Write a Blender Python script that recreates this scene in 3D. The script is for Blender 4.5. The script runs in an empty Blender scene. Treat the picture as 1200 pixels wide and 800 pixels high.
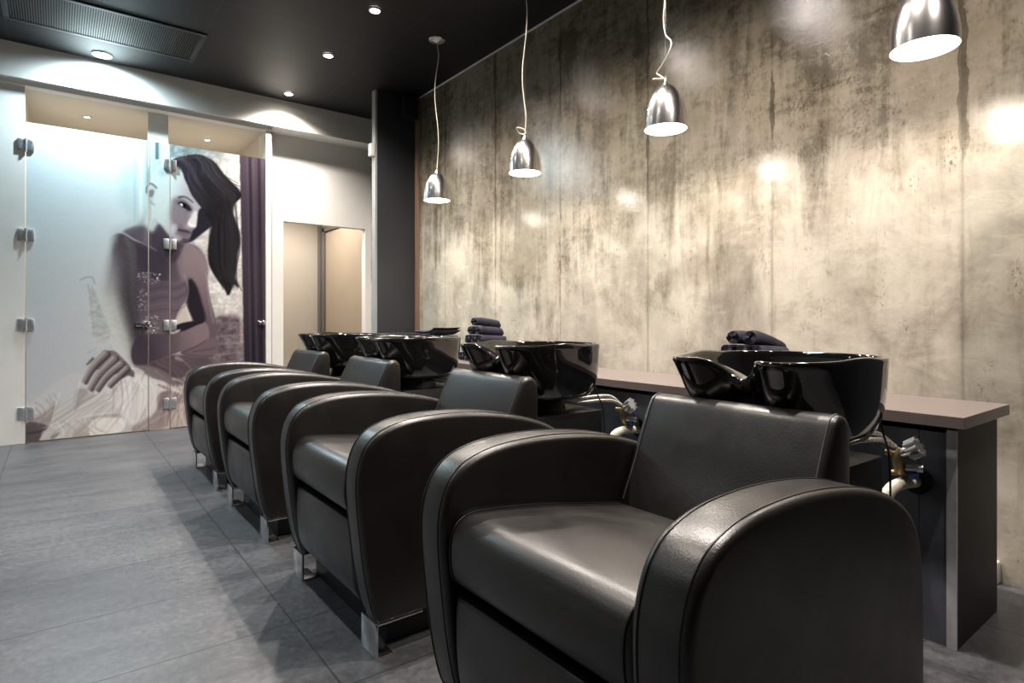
import bpy, bmesh, math, random
import numpy as np
from mathutils import Vector, Matrix
PI = math.pi
random.seed(7)
SC = bpy.context.scene
COL = SC.collection

# ------------------------------------------------------------------ helpers
def lin(c):
    return tuple((v/12.92 if v <= .04045 else ((v+.055)/1.055)**2.4) for v in c)
def rgb(r, g, b):
    return lin((r/255, g/255, b/255)) + (1.0,)

class NT:
    """small node-tree writer"""
    def __init__(self, name):
        self.m = bpy.data.materials.new(name); self.m.use_nodes = True
        self.t = self.m.node_tree; self.n = self.t.nodes; self.l = self.t.links
        self.b = self.n['Principled BSDF']
    def node(self, typ, **kw):
        nd = self.n.new(typ)
        for k, v in kw.items(): setattr(nd, k, v)
        return nd
    def put(self, sock, v):
        if isinstance(v, bpy.types.NodeSocket): self.l.new(v, sock)
        else: sock.default_value = v
    def set(self, **kw):
        names = dict(base='Base Color', rough='Roughness', metal='Metallic', spec='Specular IOR Level', coat='Coat Weight',
                     coatr='Coat Roughness', sheen='Sheen Weight', emit='Emission Color', emits='Emission Strength', normal='Normal', trans='Transmission Weight')
        for k, v in kw.items(): self.put(self.b.inputs[names[k]], v)
        return self
    def coord(self, scale=(1, 1, 1), loc=(0, 0, 0), rot=(0, 0, 0), kind='Object'):
        tc = self.node('ShaderNodeTexCoord'); mp = self.node('ShaderNodeMapping')
        mp.inputs['Scale'].default_value = scale; mp.inputs['Location'].default_value = loc; mp.inputs['Rotation'].default_value = rot
        self.l.new(tc.outputs[kind], mp.inputs['Vector']); return mp.outputs['Vector']
    def noise(self, vec, scale=5, detail=4, rough=.55, dist=0):
        nd = self.node('ShaderNodeTexNoise')
        nd.inputs['Scale'].default_value = scale; nd.inputs['Detail'].default_value = detail
        nd.inputs['Roughness'].default_value = rough; nd.inputs['Distortion'].default_value = dist
        self.put(nd.inputs['Vector'], vec); return nd.outputs['Fac']
    def ramp(self, fac, stops, interp='LINEAR'):
        nd = self.node('ShaderNodeValToRGB'); cr = nd.color_ramp; cr.interpolation = interp
        while len(cr.elements) < len(stops): cr.elements.new(.5)
        for e, (p, c) in zip(cr.elements, stops):
            e.position = p; e.color = c if isinstance(c, tuple) else (c, c, c, 1)
        self.put(nd.inputs['Fac'], fac); return nd.outputs['Color']
    def mix(self, fac, a, b, mode='MIX'):
        nd = self.node('ShaderNodeMix', data_type='RGBA', blend_type=mode)
        self.put(nd.inputs[0], fac); self.put(nd.inputs[6], a); self.put(nd.inputs[7], b); return nd.outputs[2]
    def math(self, op, a, b=0.0, clamp=False):
        nd = self.node('ShaderNodeMath', operation=op, use_clamp=clamp)
        self.put(nd.inputs[0], a); self.put(nd.inputs[1], b); return nd.outputs[0]
    def sep(self, vec):
        nd = self.node('ShaderNodeSeparateXYZ'); self.put(nd.inputs[0], vec); return nd.outputs
    def comb(self, x, y, z):
        nd = self.node('ShaderNodeCombineXYZ')
        for s, v in zip(nd.inputs, (x, y, z)): self.put(s, v)
        return nd.outputs[0]
    def bump(self, h, strength=.2, dist=.01):
        nd = self.node('ShaderNodeBump'); nd.inputs['Strength'].default_value = strength; nd.inputs['Distance'].default_value = dist
        self.put(nd.inputs['Height'], h); self.l.new(nd.outputs[0], self.b.inputs['Normal']); return self

def simple(name, c, rough=.5, metal=0, spec=.5, var=.06, scale=9, coat=0):
    m = NT(name); v = m.coord()
    n = m.noise(v, scale, 4)
    a = tuple(x*(1-var) for x in c[:3])+(1,); b = tuple(min(1, x*(1+var)) for x in c[:3])+(1,)
    m.set(base=m.ramp(n, [(.3, a), (.7, b)]), rough=rough, metal=metal, spec=spec, coat=coat)
    return m.m
def glow(name, c, strength):
    m = NT(name); m.set(base=(.8, .8, .8, 1), emit=c, emits=strength); return m.m

def link(name, bm, mat, parent=None, smooth=True, angle=40):
    bmesh.ops.recalc_face_normals(bm, faces=bm.faces)
    me = bpy.data.meshes.new(name); bm.to_mesh(me); bm.free()
    if smooth:
        for p in me.polygons: p.use_smooth = True
        me.set_sharp_from_angle(angle=math.radians(angle))
    o = bpy.data.objects.new(name, me); COL.objects.link(o)
    for mm in (mat if isinstance(mat, (list, tuple)) else [mat]): me.materials.append(mm)
    if parent: o.parent = parent
    return o
def tag(o, label=None, cat=None, group=None, kind=None):
    if label: o['label'] = label
    if cat: o['category'] = cat
    if group: o['group'] = group
    if kind: o['kind'] = kind
    return o
def thing(name, loc, label, cat, group=None, rz=0):
    o = bpy.data.objects.new(name, None); COL.objects.link(o); o.empty_display_size = .1
    o.location = loc; o.rotation_euler = (0, 0, rz)
    return tag(o, label, cat, group)
def struct(name, bm, mat, parent=None, **k):
    o = link(name, bm, mat, parent, **k)
    if not parent: o['kind'] = 'structure'
    return o
def dup(root, loc=None, label=None, rz=None):
    r = root.copy(); COL.objects.link(r)
    if loc: r.location = loc
    if label: r['label'] = label
    if rz is not None: r.rotation_euler = (r.rotation_euler[0], r.rotation_euler[1], rz)
    for ch in list(root.children):
        c = ch.copy(); COL.objects.link(c); c.parent = r
        for g in list(ch.children):
            d = g.copy(); COL.objects.link(d); d.parent = c
    return r

def box(bm, x0, x1, y0, y1, z0, z1, bev=0, seg=2):
    vs = [bm.verts.new((x, y, z)) for x in (x0, x1) for y in (y0, y1) for z in (z0, z1)]
    fs = [(0, 1, 3, 2), (4, 6, 7, 5), (0, 4, 5, 1), (2, 3, 7, 6), (0, 2, 6, 4), (1, 5, 7, 3)]
    faces = [bm.faces.new([vs[i] for i in f]) for f in fs]
    if bev:
        es = list({e for f in faces for e in f.edges})
        bmesh.ops.bevel(bm, geom=es, offset=bev, segments=seg, profile=.5, affect='EDGES')
    return bm
def B(*a, **k): return box(bmesh.new(), *a, **k)

def catmull(pts, n=6, closed=False):
    P = [Vector(p) for p in pts]; out = []; N = len(P)
    rng = range(N) if closed else range(N-1)
    for i in rng:
        if closed: a, b, c, d = P[(i-1) % N], P[i], P[(i+1) % N], P[(i+2) % N]
        else: a, b, c, d = P[max(i-1, 0)], P[i], P[i+1], P[min(i+2, N-1)]
        for j in range(n):
            t = j/n
            out.append(.5*((2*b)+(c-a)*t+(2*a-5*b+4*c-d)*t*t+(3*b-a-3*c+d)*t**3))
    if not closed: out.append(P[-1])
    return out
def tube(bm, pts, r, n=10, caps=True, closed=False):
    """round tube along points; r a number or one per point"""
    P = [Vector(p) for p in pts]; rings = []; up = None; N = len(P)
    for i, p in enumerate(P):
        if closed: t = (P[(i+1) % N]-P[i-1]).normalized()
        else: t = (P[min(i+1, N-1)]-P[max(i-1, 0)]).normalized()
        if up is None: up = t.orthogonal().normalized()
        up = (up - t*up.dot(t)); up = up.normalized() if up.length > 1e-6 else t.orthogonal().normalized()
        s = t.cross(up); rr = r[i] if isinstance(r, (list, tuple)) else r
        rings.append([bm.verts.new(p+(up*math.cos(2*PI*k/n)+s*math.sin(2*PI*k/n))*rr) for k in range(n)])
    for i in range(N if closed else N-1):
        a, b = rings[i], rings[(i+1) % N]
        for k in range(n): bm.faces.new((a[k], a[(k+1) % n], b[(k+1) % n], b[k]))
    if caps and not closed:
        bm.faces.new(rings[0][::-1]); bm.faces.new(rings[-1])
    return bm
def lathe(bm, prof, n=40, c=(0, 0, 0), axis='Z', close=False):
    """profile of (radius, height)"""
    c = Vector(c); rings = []
    def pt(r, h, a):
        u, v = r*math.cos(a), r*math.sin(a)
        return c+Vector({'Z': (u, v, h), 'X': (h, u, v), 'Y': (u, h, v)}[axis])
    for r, h in prof:
        if r < 1e-6: rings.append([bm.verts.new(pt(0, h, 0))])
        else: rings.append([bm.verts.new(pt(r, h, 2*PI*k/n)) for k in range(n)])
    for a, b in zip(rings, rings[1:]):
        for k in range(n):
            q = [a[k % len(a)], a[(k+1) % len(a)], b[(k+1) % len(b)], b[k % len(b)]]
            q = list(dict.fromkeys(q))
            if len(q) > 2: bm.faces.new(q)
    return bm
def inset2(poly, d):
    """shrink a closed (x,z) outline by d along its normals"""
    N = len(poly); area = sum(poly[i][0]*poly[(i+1) % N][1]-poly[(i+1) % N][0]*poly[i][1] for i in range(N))
    s = 1 if area > 0 else -1; out = []
    for i in range(N):
        a, b = poly[i-1], poly[(i+1) % N]; tx, tz = b[0]-a[0], b[1]-a[1]; L = math.hypot(tx, tz) or 1
        out.append((poly[i][0]-s*tz/L*d, poly[i][1]+s*tx/L*d))
    return out
def slab(bm, poly, y0, y1, bev=.02, seg=4, puff=0):
    """outline in x-z extruded along y with rounded edges (and a little puffed faces)"""
    rings = []; ys = []
    for k in range(seg+1):
        a = PI/2*k/seg; ys.append((y0+bev*(1-math.sin(a)), bev*(1-math.cos(PI/2-a))if False else bev*(1-math.cos(a))))
    first = [(y0+bev*(1-math.sin(PI/2*k/seg)), bev*(1-math.cos(PI/2*k/seg))) for k in range(seg, -1, -1)]
    # k=seg -> y=y0, inset=bev ; k=0 -> y=y0+bev, inset 0
    sec = first + [(y1-(y-y0), i) for y, i in reversed(first)]
    for y, ins in sec:
        q = inset2(poly, ins) if ins > 1e-6 else poly
        rings.append([bm.verts.new((x, y, z)) for x, z in q])
    n = len(poly)
    for a, b in zip(rings, rings[1:]):
        for k in range(n): bm.faces.new((a[k], a[(k+1) % n], b[(k+1) % n], b[k]))
    cx = sum(p[0] for p in poly)/n; cz = sum(p[1] for p in poly)/n
    for ring, y, sg in ((rings[0], y0, -1), (rings[-1], y1, 1)):
        prev = ring
        for f, pf in ((.8, .6), (.4, .95)):
            cur = [bm.verts.new((cx+(v.co.x-cx)*f, y+sg*puff*pf, cz+(v.co.z-cz)*f)) for v in ring]
            for k in range(n): bm.faces.new((prev[k], prev[(k+1) % n], cur[(k+1) % n], cur[k]))
            prev = cur
        c = bm.verts.new((cx, y+sg*puff, cz))
        for k in range(n): bm.faces.new((prev[k], prev[(k+1) % n], c))
    return bm
def area_light(name, loc, rot, sx, sy, power, color):
    l = bpy.data.lights.new(name, 'AREA'); l.shape = 'RECTANGLE'; l.size = sx; l.size_y = sy; l.energy = power; l.color = color
    o = bpy.data.objects.new(name, l); COL.objects.link(o); o.location = loc; o.rotation_euler = rot; return o
def spot(name, loc, power, color, angle, blend=.5, radius=.03, parent=None, rot=(0, 0, 0)):
    l = bpy.data.lights.new(name, 'SPOT'); l.energy = power; l.color = color; l.spot_size = math.radians(angle); l.spot_blend = blend; l.shadow_soft_size = radius
    o = bpy.data.objects.new(name, l); COL.objects.link(o); o.location = loc; o.rotation_euler = rot
    if parent: o.parent = parent
    return o
# ------------------------------------------------------------------ dimensions (metres; x to the concrete wall, y into the room)
XW, ZC, YB, YR = 2.85, 3.187, 6.193, 6.37      # concrete wall, ceiling, plane of the glass doors, recessed white wall
XL, YF = -3.2, -4.5                            # unseen left wall and front wall
ZS, ZI = 2.914, 2.875                          # underside of the soffit, ceiling over the cubicles

# ------------------------------------------------------------------ materials
def mat_concrete():
    m = NT('weathered_plaster'); v = m.coord(); x, y, z = m.sep(v)
    def yz(ky, kz): return m.comb(x, m.math('MULTIPLY', y, ky), m.math('MULTIPLY', z, kz))
    def add(*t):
        r = t[0]
        for q in t[1:]: r = m.math('ADD', r, q)
        return r
    def mul(a, k): return m.math('MULTIPLY', a, k)
    warp = m.noise(v, 1.1, 6, .62)
    streak = m.noise(yz(4.2, .5), 2.2, 8, .66, .5)
    trowel = m.noise(m.coord(scale=(1, .9, 2.4), rot=(.5, 0, 0)), 5.5, 9, .72, .8)
    patch = m.noise(v, 2.6, 9, .70, .4)
    fine = m.noise(v, 16, 8, .75); grit = m.noise(yz(1.8, 1), 46, 6, .72)
    base = m.ramp(add(mul(patch, .82), mul(streak, .18)), [(.34, rgb(146, 138, 126)), (.47, rgb(178, 170, 157)), (.58, rgb(194, 187, 174)), (.70, rgb(172, 165, 152))])
    base = m.mix(mul(m.ramp(m.noise(yz(1.5, .5), .9, 4), [(.46, 0.), (.60, 1.)]), .45), base, rgb(150, 152, 138))
    base = m.mix(mul(m.ramp(trowel, [(.52, 0.), (.66, 1.)]), .40), base, rgb(212, 205, 186))
    base = m.mix(mul(m.ramp(streak, [(.32, 1.), (.42, 0.)]), .22), base, rgb(124, 112, 92))
    # old damp staining: broad brown film over the upper wall, broken up into runs and flecks
    hz = m.ramp(add(mul(z, .30), mul(m.math('SUBTRACT', warp, .5), 1.0), mul(m.math('SUBTRACT', streak, .5), .5)), [(.40, 0.), (.55, .62), (.80, 1.)])
    base = m.mix(mul(hz, .80), base, rgb(104, 94, 75))
    dark = m.ramp(add(mul(patch, .36), mul(streak, .26), mul(fine, .26), mul(trowel, .12)), [(.475, 0.), (.56, 1.)])
    base = m.mix(mul(m.math('MULTIPLY', dark, hz), .74), base, rgb(52, 45, 33))
    crumb = m.math('MULTIPLY', m.ramp(add(mul(grit, .5), mul(trowel, .5)), [(.515, 0.), (.575, 1.)]), m.ramp(m.noise(v, 1.9, 5, .6), [(.44, .12), (.58, 1.)]))
    base = m.mix(mul(m.math('MULTIPLY', crumb, add(mul(hz, .9), .10)), .66), base, rgb(50, 44, 34))
    # dark flecks and little scars lower down
    scar = m.math('MULTIPLY', m.ramp(grit, [(.54, 0.), (.62, 1.)]), m.ramp(m.noise(yz(1.4, .8), 4.2, 6, .65), [(.56, 0.), (.64, 1.)]))
    base = m.mix(mul(scar, .75), base, rgb(84, 74, 56))
    smg = m.math('MULTIPLY', m.ramp(m.noise(v, 3.4, 7, .66, .5), [(.53, 0.), (.64, 1.)]), m.ramp(fine, [(.36, .2), (.62, 1.)]))
    base = m.mix(mul(smg, .42), base, rgb(104, 94, 74))
    # upright joints of the boards, stained here and there
    wob = mul(m.math('SUBTRACT', m.noise(m.comb(0., 0., z), 5, 5), .5), .05)
    u = m.math('PINGPONG', add(y, -.789+7.9, wob), .395)
    jw = add(mul(m.noise(yz(1, 1), 3.3, 5, .6), .09), -.036)
    jd = m.math('LESS_THAN', u, jw); jl = m.ramp(m.math('PINGPONG', add(y, -.789+7.9), .395), [(0., 1.), (.009, 0.)])
    base = m.mix(m.math('MULTIPLY', jd, add(mul(hz, .6), .12)), base, rgb(50, 43, 33))
    base = m.mix(mul(jl, .3), base, rgb(80, 72, 58))
    m.set(base=base, rough=m.ramp(add(mul(fine, .5), mul(patch, .5)), [(.35, .05), (.65, .17)]), spec=.55)
    m.bump(add(mul(fine, .5), mul(grit, .25), mul(trowel, .5)), .22, .010)
    return m.m
def mat_floor():
    m = NT('grey_floor_tiles'); v = m.coord(loc=(-.62+9, -2.0+8.72, 0))
    br = m.node('ShaderNodeTexBrick'); br.offset = 0; br.squash = 1
    for k, val in (('Scale', 1.), ('Mortar Size', .0034), ('Mortar Smooth', .1), ('Bias', 0.), ('Brick Width', .9), ('Row Height', .436)): br.inputs[k].default_value = val
    br.inputs['Color1'].default_value = (.0, .0, .0, 1); br.inputs['Color2'].default_value = (1, 1, 1, 1)
    m.put(br.inputs['Vector'], v)
    x, y, z = m.sep(v)
    long = m.noise(m.comb(m.math('MULTIPLY', x, .35), y, z), 6, 6, .65)
    sp = m.noise(v, 42, 6, .7); big = m.noise(v, 1.1, 4, .6)
    a = m.ramp(m.math('ADD', m.math('MULTIPLY', long, .5), m.math('MULTIPLY', big, .5)), [(.34, rgb(66, 67, 71)), (.66, rgb(112, 112, 114))])
    a = m.mix(m.math('MULTIPLY', br.outputs['Color'], .4), a, rgb(76, 80, 88))
    a = m.mix(m.ramp(sp, [(.35, .55), (.6, 0.)]), a, rgb(46, 47, 50))
    a = m.mix(m.ramp(sp, [(.58, 0.), (.74, .26)]), a, rgb(140, 140, 142))
    a = m.mix(m.math('MULTIPLY', br.outputs['Fac'], .85), a, rgb(50, 50, 52))
    m.set(base=a, rough=m.ramp(sp, [(.3, .34), (.7, .5)]), spec=.45)
    m.bump(m.math('SUBTRACT', m.math('MULTIPLY', sp, .25), br.outputs['Fac']), .12, .004)
    return m.m
def mat_ceiling():
    m = NT('black_ceiling_tiles'); v = m.coord(loc=(-.905+6, -5.065+6.05*2, 0))
    br = m.node('ShaderNodeTexBrick'); br.offset = 0
    for k, val in (('Scale', 1.), ('Mortar Size', .004), ('Mortar Smooth', .2), ('Brick Width', 1.2), ('Row Height', .605)): br.inputs[k].default_value = val
    m.put(br.inputs['Vector'], v)
    n = m.noise(v, 3, 3)
    a = m.ramp(n, [(.3, rgb(22, 22, 23)), (.7, rgb(27, 27, 28))])
    a = m.mix(br.outputs['Fac'], a, rgb(44, 44, 44))
    m.set(base=a, rough=.55, spec=.3); return m.m
def mat_leather():
    m = NT('black_leather'); v = m.coord()
    g = m.node('ShaderNodeTexVoronoi'); g.inputs['Scale'].default_value = 240; m.put(g.inputs['Vector'], v)
    w = m.noise(v, 7, 6, .6, .4); s = m.noise(v, 2.2, 3)
    a = m.ramp(s, [(.3, (.0064, .0049, .0046, 1)), (.7, (.0105, .0082, .0077, 1))])
    m.set(base=a, rough=m.ramp(w, [(.3, .32), (.7, .44)]), spec=.76)
    m.bump(m.math('ADD', m.math('MULTIPLY', g.outputs['Distance'], .3), m.math('MULTIPLY', w, .6)), .10, .006)
    return m.m
def mat_counter_front():
    m = NT('dark_speckled_laminate'); v = m.coord()
    n = m.noise(v, 6, 6, .65); sp = m.noise(v, 60, 3, .6)
    a = m.ramp(n, [(.3, rgb(74, 77, 86)), (.7, rgb(106, 109, 118))])
    a = m.mix(m.ramp(sp, [(.66, 0.), (.74, .5)]), a, rgb(120, 124, 132))
    m.set(base=a, rough=.45); return m.m
def mat_wood_strip():
    m = NT('brown_wood'); v = m.coord(scale=(20, 20, 1))
    n = m.noise(v, 2, 5, .6)
    m.set(base=m.ramp(n, [(.3, rgb(112, 88, 72)), (.7, rgb(146, 120, 100))]), rough=.5); return m.m
def mat_towel():
    m = NT('navy_terry_cloth'); v = m.coord()
    n = m.noise(v, 260, 3, .7); w = m.noise(v, 22, 4)
    m.set(base=m.ramp(w, [(.3, rgb(33, 33, 44)), (.7, rgb(54, 53, 68))]), rough=.95, spec=.1, sheen=.08)
    m.bump(n, .8, .004); return m.m
def mat_braid():
    m = NT('braided_steel'); v = m.coord()
    w = m.noise(v, 300, 2)
    m.set(base=m.ramp(w, [(.4, rgb(120, 118, 112)), (.6, rgb(205, 202, 196))]), rough=.35, metal=.8); return m.m
def mat_print():
    m = NT('printed_glass'); at = m.node('ShaderNodeVertexColor'); at.layer_name = 'Print'
    m.set(base=at.outputs['Color'], rough=.22, spec=.4); return m.m

M = dict(
    concrete=mat_concrete(), floor=mat_floor(), ceiling=mat_ceiling(), leather=mat_leather(), front=mat_counter_front(), wood=mat_wood_strip(),
    towel=mat_towel(), braid=mat_braid(), printed=mat_print(),
    white=simple('white_paint', rgb(226, 226, 222), .55, var=.02), sideend=simple('dark_end_panel', rgb(40, 38, 37), .55, var=.12, scale=14),
    edge=simple('grey_edge_band', rgb(205, 205, 210), .4, var=.1, scale=25), slabtop=simple('taupe_laminate', rgb(112, 102, 99), .32, var=.06, scale=18),
    beige=simple('beige_paint', rgb(208, 202, 190), .6, var=.03, scale=3), greydoor=simple('greige_paint', rgb(176, 164, 146), .5, var=.03, scale=3),
    frame=simple('grey_frame', rgb(112, 110, 106), .45), column=simple('anthracite_paint', rgb(46, 48, 52), .42, var=.05, scale=4),
    midgrey=simple('mid_grey_edge', rgb(140, 144, 144), .4), black=simple('black_board', rgb(20, 20, 21), .4, var=.1),
    blackpl=simple('black_plastic', rgb(26, 26, 27), .35), ceramic=simple('black_glazed_ceramic', (.006, .006, .0065, 1), .06, spec=.6, var=.05, coat=1),
    chrome=simple('chrome', (.82, .82, .83, 1), .2, 1, var=.02), polished=simple('polished_aluminium', (.74, .73, .72, 1), .24, 1, var=.06, scale=30),
    brushed=simple('brushed_steel', (.72, .74, .77, 1), .38, 1, var=.1, scale=60), brass=simple('old_brass', rgb(158, 140, 104), .45, .6, var=.2, scale=60),
    blue=simple('blue_plastic', rgb(30, 70, 160), .35), plastic=simple('white_plastic', rgb(222, 220, 212), .45, var=.04),
    pvc=simple('off_white_pipe', rgb(206, 200, 184), .4, var=.12, scale=40), cord=simple('clear_cord', rgb(196, 190, 174), .35),
    stitch=simple('grey_stitching', rgb(78, 76, 76), .5), vent=simple('vent_metal', rgb(58, 62, 64), .4, .3), slot=simple('vent_dark', rgb(10, 10, 11), .7),
    inside=simple('white_enamel', rgb(245, 243, 236), .4, var=.01), hole_shade=simple('hollow_shade', rgb(8, 8, 8), .8),  # the near-black paints the shade inside gaps, holes and slots
    warm=glow('warm_lamp', (1, .92, .80, 1), 90), cool=glow('cool_lamp', (.80, .95, 1, 1), 70), mouth=glow('pendant_lamp_glow', (1, .96, .88, 1), 16), softwarm=glow('soft_warm_lamp', (1, .9, .72, 1), 12),
)

# ------------------------------------------------------------------ the room
struct('floor', B(XL, 3.1, YF, 8.6, -.12, 0), M['floor'], smooth=False)
def ceil_bm():
    bm = bmesh.new(); box(bm, XL, 3.1, YF, 6.14, ZC, ZC+.12); return bm
struct('ceiling', ceil_bm(), M['ceiling'], smooth=False)
struct('wall_right', B(XW, XW+.15, .40, 6.45, 0, ZC), M['concrete'], smooth=False)
struct('wall_right_dark_unseen', B(XW, XW+.15, YF, .40, 0, ZC), M['column'], smooth=False)  # unseen dark panel, added so the near armrest reflects something dark
struct('wall_left', B(XL-.15, XL, YF, YB+.1, 0, ZC), M['white'], smooth=False)
struct('wall_front', B(XL, XW, YF-.15, YF, 0, ZC), M['column'], smooth=False)
# white bulkhead over the doors, with its lower lip
def soffit_bm():
    bm = bmesh.new(); box(bm, XL, XW, 6.12, YR+.1, ZS, ZC); return bm
struct('trim_1', soffit_bm(), M['white'], smooth=False)
struct('trim_2', B(XL, 1.708, 6.165, 6.26, ZI, ZS), M['white'], smooth=False)
# white wall left of the doors, slim post between them, post on the right
struct('wall_back_left', B(XL, -.2, YB, YB+.1, 0, ZI), M['white'], smooth=False)
struct('trim_3', B(.66, .82, YB+.095, YB+.17, 0, ZI), M['white'], smooth=False)
struct('trim_4', B(1.658, 1.708, YB, YR+.1, 0, ZS), M['white'], smooth=False)
struct('trim_5', B(1.708, 1.735, YB+.07, YR, 0, ZS), M['midgrey'], smooth=False)  # mid-grey strip between the right post and the recessed wall
# recessed white wall with a doorway
def recess_bm():
    bm = bmesh.new()
    box(bm, 1.735, 1.877, YR, YR+.1, 0, ZS); box(bm, 2.78, XW, YR, YR+.1, 0, ZS); box(bm, 1.877, 2.78, YR, YR+.1, 2.02, ZS); return bm
struct('wall_back', recess_bm(), M['white'], smooth=False)
# dark panelled column and the wood strip beside the plaster
struct('wall_column', B(2.432, XW, 5.30, 5.36, 0, ZC, bev=.004), M['column'], smooth=False)
struct('trim_6', B(2.412, 2.432, 5.295, 5.37, 0, ZC), M['midgrey'], smooth=False)  # mid-grey strip along the left edge of the column
struct('trim_7', B(XW-.012, XW, 5.225, 5.30, 0, ZC-.012), M['wood'], smooth=False)
struct('highlight_strip', B(XW-.008, XW, YF, 5.30, ZC-.012, ZC), M['edge'], smooth=False)  # pale strip standing in for the highlight along the wall's top edge
struct('trim_9', B(2.432, XW, 5.04, 5.30, 0, .868, bev=.004), M['column'], smooth=False)
# cubicles behind the glass doors
def cub_bm():
    bm = bmesh.new()
    box(bm, -.3, -.2, YB+.1, 8.0, 0, ZI); box(bm, 1.658, 1.708, YR+.1, 8.6, 0, ZI); box(bm, -.3, 1.708, 8.0, 8.1, 0, ZI); box(bm, .715, .765, YB+.1, 8.0, 0, 2.45)
    return bm
struct('wall_cubicle', cub_bm(), M['beige'], smooth=False)
struct('ceiling_cubicle', B(-.3, 1.708, 6.26, 8.6, ZI, ZI+.08), M['beige'], smooth=False)
# room behind the doorway
def rear_bm():
    bm = bmesh.new()
    box(bm, 1.708, 3.1, 8.45, 8.6, 0, 2.9); box(bm, 3.02, 3.1, YR+.1, 8.45, 0, 2.9); return bm
struct('wall_rear', rear_bm(), M['beige'], smooth=False)
struct('ceiling_rear', B(1.708, 3.1, YR+.1, 8.6, 2.72, 2.8), M['beige'], smooth=False)
# greige door in the side wall of the rear room
d3 = struct('door_3', B(2.985, 3.02, 6.75, 8.18, 0, 2.20, bev=.004), M['greydoor'], smooth=False)
def dframe():
    bm = bmesh.new(); box(bm, 2.965, 3.02, 8.20, 8.27, 0, 2.27); box(bm, 2.965, 3.02, 6.6, 8.27, 2.22, 2.29); box(bm, 2.955, 3.02, 8.32, 8.42, 0, 2.72); return bm
struct('door_frame', dframe(), M['frame'], d3, smooth=False)

# ------------------------------------------------------------------ lamps in the ceiling
WARM, COOL = (1, .895, .81), (.80, .93, 1)
def ring_bm(r, d=.012):
    return lathe(bmesh.new(), [(r*.72, -.001), (r*.74, -d), (r*.95, -d*.9), (r, -.001)], 32)
def downlight(loc, r, mat, label, power, color, angle, tilt=(0, 0, 0)):
    t = thing('recessed_downlight', loc, label, 'ceiling light', None)
    link('trim_ring', ring_bm(r), M['brushed'], t)
    link('lens', lathe(bmesh.new(), [(0, -.004), (r*.6, -.0045), (r*.74, -.002), (r*.72, 0)], 32), mat, t)
    spot('downlight_beam', (0, 0, -.03), power, color, angle, 1., .035, t, tilt)
    return t
PW = 190
for y, lab in ((5.893, 'small warm downlight in the black ceiling nearest the white bulkhead'), (4.838, 'small warm downlight in the black ceiling, second out from the bulkhead'),
               (3.93, 'small warm downlight in the black ceiling at the top edge, above the far chairs')):
    downlight((1.787, y, ZC), .045, M['warm'], lab, PW, WARM, 138)
for y in (2.93, 1.93, .93, -.1):  # the last one is unseen, added to brighten the floor and counter end
    downlight((1.787, y, ZC), .045, M['warm'], 'small warm downlight in the black ceiling over the near chairs', PW if y > 0 else 110, WARM, 138)['group'] = 'downlights over the near chairs'
downlight((.301, 5.965, ZC), .078, M['cool'], 'large cool white downlight beside the air grille', 195, (.72, .92, 1), 172)
for y, c in ((3.9, COOL), (1.9, (1, .90, .80))):
    downlight((.301, y, ZC), .085, M['cool'] if y > 3 else M['warm'], 'large cool white downlight over the aisle' if y > 3 else 'large warm downlight over the aisle near the viewer', 65, c, 115)
for y in (4.6, 2.4):
    downlight((-1.3, y, ZC), .085, M['cool'], 'large white downlight along the left of the aisle', 60, (.93, .96, 1), 110)['group'] = 'downlights along the left of the aisle'
for loc, lab in (((.226, 6.757, ZI), 'small warm downlight in the beige ceiling behind the left glass door'), ((1.25, 6.86, ZI), 'small warm downlight in the beige ceiling behind the right glass door')):
    downlight(loc, .035, M['softwarm'], lab, 70, WARM, 150)
spot('rear_room_lamp', (2.2, 7.4, 2.68), 110, WARM, 160, .5, .1)

# ------------------------------------------------------------------ air grille
g = thing('air_grille', (.31, 5.357, ZC), 'long black slatted air grille in the ceiling', 'air vent')
def grille_frame():
    bm = bmesh.new()
    box(bm, -.615, .615, -.30, -.265, -.012, 0, bev=.003); box(bm, -.615, .615, .265, .30, -.012, 0, bev=.003)
    box(bm, -.615, -.58, -.265, .265, -.012, 0, bev=.003); box(bm, .58, .615, -.265, .265, -.012, 0, bev=.003); return bm
link('frame', grille_frame(), M['vent'], g)
def grille_slats():
    bm = bmesh.new()
    for k in range(78):
        x = -.572+k*.01487; box(bm, x, x+.0055, -.265, .265, -.010, -.001)
    return bm
link('slats', grille_slats(), M['blackpl'], g, smooth=False)
link('backing', B(-.58, .58, -.265, .265, -.0012, 0), M['slot'], g, smooth=False)

# small white sensor and black loudspeaker by the column
s = thing('motion_detector', (2.395, 5.33, 2.612), 'small white motion detector on the edge of the dark column', 'detector')
link('detector_body', B(-.028, .017, -.03, .03, -.06, .06, bev=.008), M['plastic'], s)
link('lens', B(-.0295, -.024, -.018, .018, -.03, .012, bev=.003), M['edge'], s)
s = thing('loudspeaker', (2.73, 5.22, 3.06), 'small black loudspeaker hung high on the dark column', 'speaker')
link('cabinet', B(-.085, .085, -.05, .05, -.11, .11, bev=.012), M['blackpl'], s)
link('grille', B(-.07, .07, -.054, -.049, -.095, .095, bev=.004), M['slot'], s)
link('bracket', B(-.03, .03, .05, .08, -.03, .03, bev=.004), M['chrome'], s)
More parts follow.
